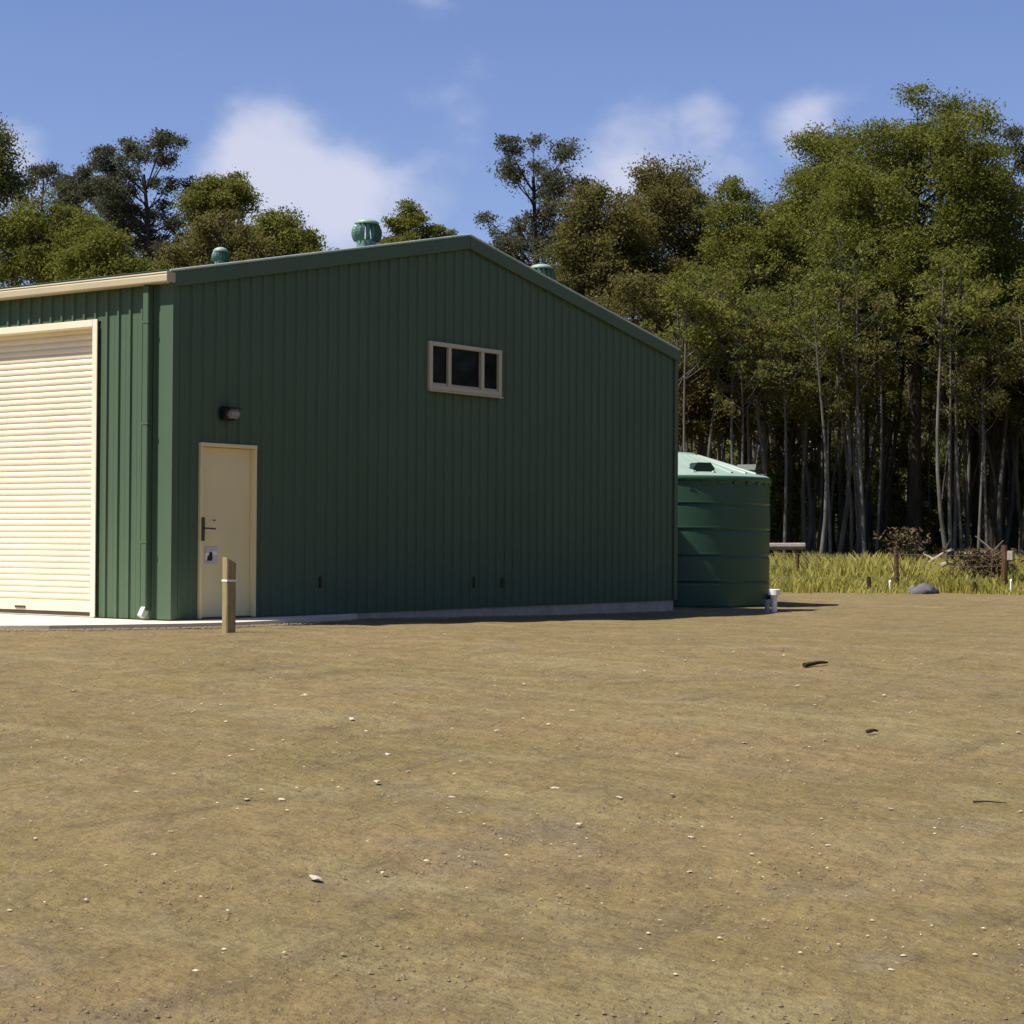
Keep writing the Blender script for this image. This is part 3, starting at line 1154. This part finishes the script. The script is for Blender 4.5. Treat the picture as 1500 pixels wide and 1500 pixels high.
def tree_parts(root, H, R, base, n_clump, leaves, clump_r, leaf_size, leafm, barkm, r_trunk, flat=.62, lean=(0, 0), fork=.45, rng=None, asym=(0, 0), bare=True, shape='dome', squash=1., extra=()):
    """gum tree: tapered bent trunk with limbs carrying clumps of leaves. base = height where crown starts"""
    rng = rng or RNG
    hc = H - base
    cx, cy = lean[0] * H, lean[1] * H
    centers, radii = [], []
    for i in range(n_clump):
        for _ in range(30):
            d = rng.normal(size=3)
            d /= np.linalg.norm(d)
            if d[2] < -.55:
                continue
            k = rng.uniform(.35, 1) ** .5
            rr = clump_r * rng.uniform(.65, 1.25)
            if shape == 'dome':
                p = np.array([d[0] * (R - rr * .5) * k, d[1] * (R - rr * .5) * k * squash, base + hc * .42 + d[2] * k * (hc * .58 - rr * flat * .8) * (1 if d[2] > 0 else .7)])
            else:                                     # 'spread': few clumps at different heights
                h = rng.uniform(.0, 1)
                w = R * (1 - .55 * h) * rng.uniform(.35, 1)
                a = rng.uniform(0, 6.283)
                p = np.array([math.cos(a) * w, math.sin(a) * w * squash, base + h * (hc - rr * flat)])
            p += np.array([cx + asym[0] * R, cy + asym[1] * R, 0])
            if all(np.linalg.norm((p - q) * (1, 1, 1.3)) > .62 * (rr + s) * .8 for q, s in zip(centers, radii)) or _ > 24:
                break
        centers.append(p)
        radii.append(rr)
    pts = []
    tot = sum(s ** 2 for s in radii)
    for c, s in zip(centers, radii):
        m = int(1.85 * leaves * s ** 2 / tot)
        ns = int(7 + s * 4)
        for j in range(ns):                            # each clump is several loose hanging sprays
            d = rng.normal(size=3)
            d *= rng.uniform(.3, 1) / np.linalg.norm(d)
            d[2] = d[2] * flat + .1
            k = max(6, int(m / ns * rng.uniform(.5, 1.5)))
            g = rng.normal(size=(k, 3)) * s * rng.uniform(.17, .30)
            g[:, 2] = g[:, 2] * .8 - np.abs(g[:, 2]) * .25
            pts.append(c + d * s * .85 + g)
    P_ = np.concatenate(pts)
    # trunk
    mb = MB()
    top = np.array([cx, cy, base + hc * .72])
    bend = rng.normal(size=(3, 2)) * H * .012
    tp = []
    for j in range(9):
        f = j / 8
        b = bend[0] * math.sin(f * 3.1) + bend[1] * math.sin(f * 6.2)
        tp.append(Vector((top[0] * f + b[0], top[1] * f + b[1], -.3 + (top[2] + .3) * f)))
    tr = [r_trunk * (1.25 if j == 0 else 1) * (1 - .78 * (j / 8)) + .01 for j in range(9)]
    mb.tube(tp, tr, 9)
    for path, ra, rb in extra:
        mb.tube(path, [ra + (rb - ra) * q / (len(path) - 1) for q in range(len(path))], 8)
    for c, s in zip(centers, radii):
        c = Vector(c)
        zt = max(base * fork, min(c.z - .35 * (Vector((c.x, c.y)) - Vector((cx, cy))).length - .6, top[2] * .96))
        f = min(.97, zt / top[2])
        j = f * 8
        i = min(7, int(j))
        st = tp[i].lerp(tp[i + 1], j - i)
        rad = (tr[i] + (tr[i + 1] - tr[i]) * (j - i))
        r1 = min(rad * .62, r_trunk * .42) * rng.uniform(.6, 1)
        ctrl = Vector((st.x + (c.x - st.x) * .55, st.y + (c.y - st.y) * .55, st.z + (c.z - st.z) * .38)) + Vector(rng.normal(size=3) * .12 * s)
        path = []
        for q in range(6):
            t = q / 5
            path.append(st * (1 - t) ** 2 + ctrl * 2 * t * (1 - t) + c * t * t)
        mb.tube(path, [max(.012, r1 * (1 - .82 * q / 5)) for q in range(6)], 6)
        for q in range(3):
            d = Vector(rng.normal(size=3))
            d.z = abs(d.z) * .6
            d = d.normalized() * s * .7
            mb.tube([path[4], path[4] + d * .55 + Vector((0, 0, .05)), path[4] + d], [max(.01, r1 * .3), max(.008, r1 * .2), .006], 4)
    trunk = mb.build('trunk', MAT[barkm], root)
    crown = link('crown', leaf_mesh('crown', P_, leaf_size, aspect=.42, mat=MAT[leafm], rng=rng), root)
    return trunk, crown


def place_tree(px, top_y, half_w, base_y, depth, label, leafm, barkm, n_clump, leaves, cr, rt_, group, seed, **kw):
    """a tree whose crown spans half_w pixels either side of px and reaches top_y in the photograph"""
    p = ground_at(px, depth)
    k = depth / F
    H = (at(px, top_y, d=depth).z - p.z)
    base = max(1.0, at(px, base_y, d=depth).z - p.z)
    e = empty('gum_tree', p, label, 'tree', group, rz=0)
    tree_parts(e, H, half_w * k, base, n_clump, leaves, cr, kw.pop('ls', .105), leafm, barkm, rt_, rng=np.random.default_rng(seed), **kw)
    return e


GL = 'gum trees rising behind the shed'
GR = 'large gum trees at the front of the forest'
# left, behind the shed
place_tree(-40, 150, 75, 330, 60, 'dark gum tree cut off by the left edge above the roller door', 'leaf_dark', 'bark_dark', 16, 12000, 1.0, .2, GL, 1)
place_tree(60, 236, 88, 340, 74, 'sparse grey gum with thin open crown above the roller door', 'leaf_grey', 'bark_grey', 20, 6500, .5, .13, GL, 2, shape='spread')
place_tree(70, 286, 105, 450, 60, 'bushy mid green gum low above the gutter at far left', 'leaf_olive', 'bark_dark', 30, 30000, 1.0, .2, GL, 3)
place_tree(150, 330, 70, 470, 57, 'low olive gum above the gutter just left of the tall sparse gum', 'leaf_olive', 'bark_dark', 18, 17000, .85, .16, GL, 4)
place_tree(205, 186, 108, 430, 66, 'tallest grey gum left of the gable with an open crown and bare trunk', 'leaf_grey', 'bark_dark', 58, 20000, .54, .20, GL, 5, shape='spread')
place_tree(152, 214, 40, 330, 70, 'slender grey gum with small tufted crown left of the tallest gum', 'leaf_grey', 'bark_grey', 9, 4200, .6, .12, GL, 24, shape='spread')
place_tree(320, 256, 66, 335, 64, 'round topped olive gum above the small roof vent', 'leaf_olive', 'bark_dark', 16, 15000, .72, .18, GL, 6)
place_tree(318, 312, 88, 480, 58, 'low brownish gum behind the small roof vent', 'leaf_brown', 'bark_dark', 28, 23000, .85, .17, GL, 7)
place_tree(398, 296, 70, 450, 61, 'sloping olive gum at the right end of the left hand trees', 'leaf_olive', 'bark_dark', 22, 21000, .8, .18, GL, 8)
place_tree(225, 335, 75, 470, 72, 'dim grey gum behind the bare trunk of the tallest gum', 'leaf_grey', 'bark_dark', 16, 8000, .7, .15, GL, 25)
place_tree(430, 330, 40, 470, 66, 'small leaning olive gum at the right foot of the sloping gum', 'leaf_olive', 'bark_dark', 11, 7000, .6, .13, GL, 26)
place_tree(110, 232, 60, 330, 69, 'thin grey gum between the left bushy gum and the tallest gum', 'leaf_grey', 'bark_grey', 14, 4200, .48, .13, GL, 27, shape='spread')
place_tree(588, 291, 42, 420, 70, 'small rounded gum top showing over the roof right of the large vent', 'leaf_olive', 'bark_dark', 12, 9500, .62, .16, GL, 9)
place_tree(640, 318, 40, 430, 70, 'low flat gum top just left of the shed gable peak', 'leaf_olive', 'bark_dark', 10, 7000, .62, .14, GL, 10)
place_tree(492, 340, 20, 420, 82, 'tiny distant gum top between the left trees and the large vent', 'leaf_grey', 'bark_grey', 5, 1900, .45, .1, GL, 11)
# open gum right of the gable peak
place_tree(778, 188, 118, 430, 66, 'tall open grey gum with sky showing through, right of the gable peak', 'leaf_grey', 'bark_dark', 48, 18500, .64, .20, GL, 12, shape='spread')
# right hand front trees
place_tree(870, 262, 72, 520, 62, 'bronze tinted gum nearest the shed gable on the right', 'leaf_brown', 'bark_dark', 28, 26000, .9, .2, GR, 13)
place_tree(968, 220, 100, 520, 64, 'broad round topped bronze gum over the right slope of the roof', 'leaf_brown', 'bark_dark', 40, 40000, 1.05, .25, GR, 14)
place_tree(1085, 246, 85, 540, 61, 'olive gum filling the dip between the two highest crowns', 'leaf_olive', 'bark_dark', 28, 25000, .95, .22, GR, 15)
place_tree(925, 370, 110, 660, 58, 'low bronze gum with crown close above the right eave', 'leaf_brown', 'bark_dark', 28, 21000, .9, .2, GR, 16)
place_tree(1030, 440, 64, 700, 56, 'rusty brown low gum right of the shed corner', 'leaf_rust', 'bark_dark', 20, 17000, .75, .15, GR, 17)
place_tree(1220, 180, 118, 540, 63, 'high domed olive gum left of the forked tree', 'leaf_olive', 'bark_dark', 44, 46000, 1.1, .26, GR, 18)
place_tree(1140, 300, 70, 540, 60, 'mid height olive gum between the dip and the high domed gum', 'leaf_olive', 'bark_dark', 20, 15000, .9, .17, GR, 28)
place_tree(1435, 215, 70, 520, 63, 'olive gum standing between the forked gum and the open gum at the edge', 'leaf_olive', 'bark_dark', 22, 17000, .95, .19, GR, 29)
fk = ground_at(1340, 59)


def loc_(px, py):
    return at(px, py, d=59) - fk


place_tree(1340, 115, 172, 560, 59, 'largest olive gum with a dark forked trunk at the right', 'leaf_olive', 'bark_dark', 66, 64000, 1.05, .25, GR, 19, fork=.9,
           extra=(([loc_(1339, 520), loc_(1330, 492), loc_(1308, 465), loc_(1280, 447), loc_(1245, 436), loc_(1225, 400)], .16, .04),
                  ([loc_(1341, 540), loc_(1346, 495), loc_(1352, 455), loc_(1357, 410), loc_(1372, 350), loc_(1380, 280)], .19, .06),
                  ([loc_(1352, 455), loc_(1340, 420), loc_(1315, 390), loc_(1300, 330)], .10, .03)))
place_tree(1478, 160, 75, 480, 66, 'open grey gum at the upper right edge with sky showing through', 'leaf_grey', 'bark_grey', 22, 12000, .72, .2, GR, 20, shape='spread')
place_tree(1155, 400, 120, 690, 58, 'low dark olive gum left of the forked trunk', 'leaf_dark', 'bark_dark', 26, 17000, .9, .18, GR, 21)
place_tree(1450, 370, 115, 670, 59, 'low deep green gum right of the forked trunk', 'leaf_dark', 'bark_dark', 28, 20000, .95, .18, GR, 22)
place_tree(1600, 200, 125, 560, 60, 'olive gum just outside the right edge', 'leaf_olive', 'bark_dark', 30, 26000, 1.1, .25, GR, 23)


# ---- thin forest trees behind, copied from a few
def pole_proto(i):
    rng = np.random.default_rng(100 + i)
    e = empty('forest_tree', (0, 0, 0), 'thin straight trunked gum with a small crown in the dark forest behind the grass', 'tree', 'thin gums in the forest on the right')
    H = rng.uniform(9.5, 13)
    tree_parts(e, H, rng.uniform(1.2, 1.9), H * rng.uniform(.50, .66), 12, 1150, .60, .15, ['leaf_dark', 'leaf_olive', 'leaf_brown'][i % 3], ['bark_grey', 'bark_pole', 'bark_pole'][i % 3], rng.uniform(.055, .10), rng=rng, fork=.6)
    return e


protos = [pole_proto(i) for i in range(6)]
rr = random.Random(5)
used = []
cnt = 0
tries = 0
while cnt < 270 and tries < 6000:
    tries += 1
    d = rr.uniform(53.5, 62) if cnt % 3 == 0 else rr.uniform(56, 98)
    px = rr.uniform(985, 1680)
    p = ground_at(px, d)
    if any((p - q).length < .6 for q in used) or (d < 61 and 1285 < px < 1392):
        continue
    used.append(p)
    o = protos[cnt] if cnt < 6 else copy_tree(protos[rr.randrange(6)])
    o.location = p
    s = rr.uniform(.62, .86) if d < 62 else rr.uniform(.8, 1.1)
    o.scale = (s, s, s)
    o.rotation_euler = (rr.uniform(-.03, .03), rr.uniform(-.03, .03), rr.uniform(0, 6.28))
    if d < 62:
        o['label'] = 'slender pale trunked gum standing at the front edge of the forest behind the grass'
        o['group'] = 'slender gums along the front edge of the forest'
    else:
        o['label'] = 'thin straight gum trunk with a small crown deep in the dark forest'
        o['group'] = 'thin gums deep in the forest on the right'
    cnt += 1


# ---- understorey saplings
def shrub_proto(i):
    rng = np.random.default_rng(200 + i)
    e = empty('sapling', (0, 0, 0), 'leafy dark sapling growing between the forest trunks', 'shrub', 'saplings between the forest trunks')
    H = rng.uniform(2.8, 5.5)
    tree_parts(e, H, rng.uniform(.8, 1.2), .6, 11, 3000, .55, .13, ['leaf_dark', 'leaf_brown', 'leaf_dark'][i % 3], 'bark_dark', .035, rng=rng, fork=.5)
    return e


sp = [shrub_proto(i) for i in range(3)]
cnt = 0
tries = 0
while cnt < 80 and tries < 3000:
    tries += 1
    d = rr.uniform(58, 96)
    px = rr.uniform(985, 1680)
    p = ground_at(px, d)
    if any((p - q).length < .5 for q in used):
        continue
    used.append(p)
    o = sp[cnt] if cnt < 3 else copy_tree(sp[rr.randrange(3)])
    o.location = p
    s = rr.uniform(.6, 1.25)
    o.scale = (s, s, s * rr.uniform(.8, 1.5))
    o.rotation_euler = (0, 0, rr.uniform(0, 6.28))
    cnt += 1

# ---- far wood that closes the view: one mass
N_ = 52000
dd = RNG.uniform(104, 128, N_)
lat = RNG.uniform(-34, 46, N_)
hmax = 8.0 + 2.2 * np.sin(lat * .55) + 1.5 * np.sin(lat * 1.3 + 1)
hmax = np.where(lat < 6, hmax * .85, hmax)
hh = hmax * RNG.uniform(0, 1, N_) ** .8
P_ = np.stack([CAM.x + dd * F0.x + lat * r0.x, CAM.y + dd * F0.y + lat * r0.y, hh - .3], 1)
o = link('far_wood', leaf_mesh('far_wood', P_, .75, mat=MAT['leaf_dark'], aspect=.5))
o['kind'] = 'stuff'

# ---- the wood goes on round the clearing, behind the camera and to its right
N_ = 150000
an = YAW + np.radians(RNG.uniform(-345, -22, N_))
rad = RNG.uniform(56, 66, N_)
hmax = 14 + 2.5 * np.sin(an * 9) + 1.5 * np.sin(an * 23 + 1)
hh = hmax * RNG.uniform(0, 1, N_)
rad = rad + 1.6 * np.sin(an * 31) * np.sin(hh * .9 + an * 17)
P_ = np.stack([CAM.x + 12 * F0.x + rad * np.cos(an), CAM.y + 12 * F0.y + rad * np.sin(an), hh - .6], 1)
keepm = ~((an < YAW - 2 * math.pi + math.radians(75)))
o = link('surrounding_wood', leaf_mesh('surrounding_wood', P_[keepm], .72, mat=MAT['leaf_dark'], aspect=.6))
o['kind'] = 'stuff'

# ---- tall grass beyond the yard
N_ = 110000
dd = 44.6 + 15 * RNG.uniform(0, 1, N_) ** 1.4
lat = RNG.uniform(-2, 24, N_)
edge = .5 * np.sin(lat * 2.1) + .35 * np.sin(lat * 5.3 + 1) + RNG.normal(size=N_) * .35
dd = dd + np.maximum(edge, -1.1) * (dd < 46.5)
bx = CAM.x + dd * F0.x + lat * r0.x
by = CAM.y + dd * F0.y + lat * r0.y
bz = np.full(N_, -.19)
patch = .75 + .25 * np.sin(lat * 1.1 + dd * .7) * np.sin(lat * .37 - dd * .5)
hgt = RNG.uniform(.3, .9, N_) * patch * np.clip((dd - 43.4) / 2.6, .22, 1.1)
w = RNG.uniform(.008, .02, N_)
an = RNG.uniform(0, 6.28, N_)
ln = RNG.normal(size=(N_, 2)) * .16
v = np.empty((N_, 4, 3))
sx, sy = np.cos(an) * w, np.sin(an) * w
v[:, 0] = np.stack([bx - sx, by - sy, bz - .02], 1)
v[:, 1] = np.stack([bx + sx, by + sy, bz - .02], 1)
v[:, 2] = np.stack([bx + sx * .6 + ln[:, 0] * hgt * .5, by + sy * .6 + ln[:, 1] * hgt * .5, bz + hgt * .6], 1)
v[:, 3] = np.stack([bx + ln[:, 0] * hgt * 1.6, by + ln[:, 1] * hgt * 1.6, bz + hgt], 1)
o = link('tall_grass', quads('tall_grass', v.reshape(-1, 3), MAT['grass']))
o['kind'] = 'stuff'
# dead leaves on the brush pile
P_ = np.stack([RNG.normal(0, .4, 2500), RNG.normal(0, .35, 2500), RNG.uniform(.05, 1.0, 2500)], 1)
link('dead_leaves', leaf_mesh('dead_leaves', P_, .12, mat=MAT['deadleaf']), bp)['kind'] = 'stuff'
db = empty('dead_shrub', ground_at(1325, 47.5), 'dead rusty brown shrub behind the left brown fence post', 'shrub')
mb = MB()
for k in range(14):
    a = 6.28 * k / 14
    d = Vector((math.cos(a) * random.uniform(.2, .5), math.sin(a) * random.uniform(.2, .5), random.uniform(.9, 1.5)))
    mb.tube([(0, 0, -.1), d * .5, d], [.03, .02, .008], 5)
mb.build('stems', MAT['twig'], db)
P_ = np.stack([RNG.normal(0, .28, 700), RNG.normal(0, .28, 700), RNG.uniform(.5, 1.5, 700)], 1)
link('dead_leaves', leaf_mesh('dead_leaves', P_, .12, mat=MAT['deadleaf']), db)['kind'] = 'stuff'

# ------------------------------------------------------------------ loose things on the yard
# gravel: small stones by the thousand
ico = [(0, 0, 1), (.9, 0, .1), (.28, .86, .0), (-.73, .53, .1), (-.73, -.53, .0), (.28, -.86, .1)]
icf = [(0, 1, 2), (0, 2, 3), (0, 3, 4), (0, 4, 5), (0, 5, 1)]
vs, fs = [], []
for k in range(11000):
    d = 5.5 + 19 * random.random() ** 1.3
    px = random.uniform(-120, 1620)
    p = ground_at(px, d)
    if p.x > -2.3 and p.y > -1.1:
        continue
    s = random.choice((.003, .004, .005, .006, .007, .008, .010)) * random.uniform(.7, 1.3)
    a = random.uniform(0, 6.28)
    e = random.uniform(.6, 1.2)
    n0 = len(vs)
    for q in ico:
        x, y = q[0] * s, q[1] * s * e
        vs.append((p.x + x * math.cos(a) - y * math.sin(a), p.y + x * math.sin(a) + y * math.cos(a), p.z - .004 + q[2] * s * .5 + (0 if q[2] > .5 else -.004)))
    fs += [tuple(i + n0 for i in t) for t in icf]
o = mesh_obj('gravel', vs, fs, MAT['gravel'])
o['kind'] = 'stuff'

# pale flat chips and flecks strewn thinly over the yard
vs, fs = [], []
for k in range(620):
    d = 6.5 + 15 * random.random() ** 1.2
    p = ground_at(random.uniform(-120, 1620), d)
    if p.x > -2.3 and p.y > -1.1:
        continue
    if noise.noise((p.x * .5, p.y * .5, 21.)) + random.uniform(-.35, .35) < -.05:
        continue
    s = random.uniform(.005, .014) * random.uniform(.7, 1.4)
    a = random.uniform(0, 6.28)
    e = random.uniform(.35, .9)
    n0 = len(vs)
    for q in ico:
        x, y = q[0] * s, q[1] * s * e
        vs.append((p.x + x * math.cos(a) - y * math.sin(a), p.y + x * math.sin(a) + y * math.cos(a), p.z + q[2] * s * .35 + .001))
    fs += [tuple(i + n0 for i in t) for t in icf]
o = mesh_obj('gravel', vs, fs, MAT['chip'])
o['kind'] = 'stuff'

# washed gravel gathered along the slab edge
vs, fs = [], []
for k in range(2600):
    t = random.random()
    if t < .5:
        x = random.uniform(3.0, 11.5)
        p = Vector((x, -.02 - abs(random.gauss(0, .22)), 0))
    else:
        i = random.randrange(0, 8)
        a, b = Vector(ap[i] + (0,)), Vector(ap[i + 1] + (0,))
        n_ = Vector((b.y - a.y, -(b.x - a.x), 0)).normalized()
        p = a.lerp(b, random.random()) + n_ * (-1 if n_.y > 0 and i > 2 else 1) * abs(random.gauss(0, .12))
        p = p + Vector((-.04, -.04, 0))
    p.z = gz(p.x, p.y)
    s = random.uniform(.006, .022)
    a = random.uniform(0, 6.28)
    n0 = len(vs)
    for q in ico:
        x, y = q[0] * s, q[1] * s
        vs.append((p.x + x * math.cos(a) - y * math.sin(a), p.y + x * math.sin(a) + y * math.cos(a), p.z + q[2] * s * .6 + .004))
    fs += [tuple(i + n0 for i in t_) for t_ in icf]
o = mesh_obj('gravel', vs, fs, MAT['gravel'])
o['kind'] = 'stuff'


# pale stones and chips seen on the yard, each one
def stone_mesh(i):
    bm = bmesh.new()
    bmesh.ops.create_icosphere(bm, subdivisions=1, radius=1)
    for v in bm.verts:
        v.co *= 1 + .35 * noise.noise(v.co * 2 + Vector((i * 7.3, 0, 0)))
        v.co.z *= .5
        v.co.y *= .75
    me = bpy.data.meshes.new('stone')
    bm.to_mesh(me)
    bm.free()
    me.materials.append(MAT['stone'])
    return me


SM = [stone_mesh(i) for i in range(6)]
spots = [(108, 1012, 12), (448, 1018, 12), (578, 1030, 10), (515, 1053, 14), (55, 1085, 8), (282, 1043, 8), (195, 1045, 6), (370, 1098, 8), (568, 1105, 14), (552, 1145, 16), (200, 1160, 14),
         (362, 1171, 14), (413, 1171, 14), (435, 1154, 10), (298, 1200, 9), (52, 1228, 10), (250, 1218, 10), (226, 1252, 16), (272, 1253, 12), (462, 1286, 30), (560, 1278, 12), (662, 1168, 12), (720, 1118, 10),
         (728, 1070, 12), (674, 1115, 8), (538, 1232, 8), (710, 1238, 7), (1004, 967, 9), (890, 974, 7), (768, 1002, 8), (838, 1041, 12), (1090, 1088, 11), (1195, 1033, 13), (1208, 1084, 9), (1146, 953, 9), (1148, 960, 8),
         (1075, 955, 6), (1168, 1004, 8), (1295, 1018, 9), (1492, 1073, 12), (1469, 1090, 7), (992, 1104, 9), (985, 1164, 16), (908, 1168, 12), (1305, 1185, 15), (1464, 1147, 9), (1495, 1188, 9), (848, 1207, 12),
         (1012, 1226, 11), (1010, 1277, 11), (1212, 1238, 10), (1154, 1114, 7), (845, 1094, 12), (980, 1060, 9), (490, 1065, 6), (96, 1110, 8), (665, 1134, 14), (598, 1130, 9), (660, 1018, 6), (1340, 965, 6), (1202, 981, 8), (812, 1155, 18)]
for i, (px, py, wpx) in enumerate(spots):
    p = at(px, py)
    s = wpx * .5 * (p - CAM).dot(fw) / F
    o = bpy.data.objects.new('pale_stone', SM[i % 6])
    C.objects.link(o)
    o.location = p + Vector((0, 0, s * .04))
    o.scale = (s, s * random.uniform(.6, 1), s * random.uniform(.35, .6))
    o.rotation_euler = (random.uniform(-.2, .2), random.uniform(-.2, .2), random.uniform(0, 6.28))
    tag(o, 'small pale stone lying on the bare dirt yard', 'stone', 'pale stones scattered over the yard')

for (xa, ya, xb, yb, r, lab) in ((1178, 978, 1212, 974, .022, 'short dark stick lying on the dirt to the right of the tank shadow'),
                                 (1425, 1176, 1475, 1178, .006, 'long thin dark twig lying near the right edge of the yard'),
                                 (1270, 1075, 1286, 1074, .014, 'tiny dark stick on the right part of the yard')):
    A, B = at(xa, ya), at(xb, yb)
    A.z += r
    B.z += r
    mid = (A + B) / 2 + Vector((random.uniform(-.03, .03), random.uniform(-.03, .03), r * .6))
    branch('fallen_stick', lab, [A, A.lerp(mid, .6), mid, mid.lerp(B, .55), B], r, 'twig', 0, 'stick')
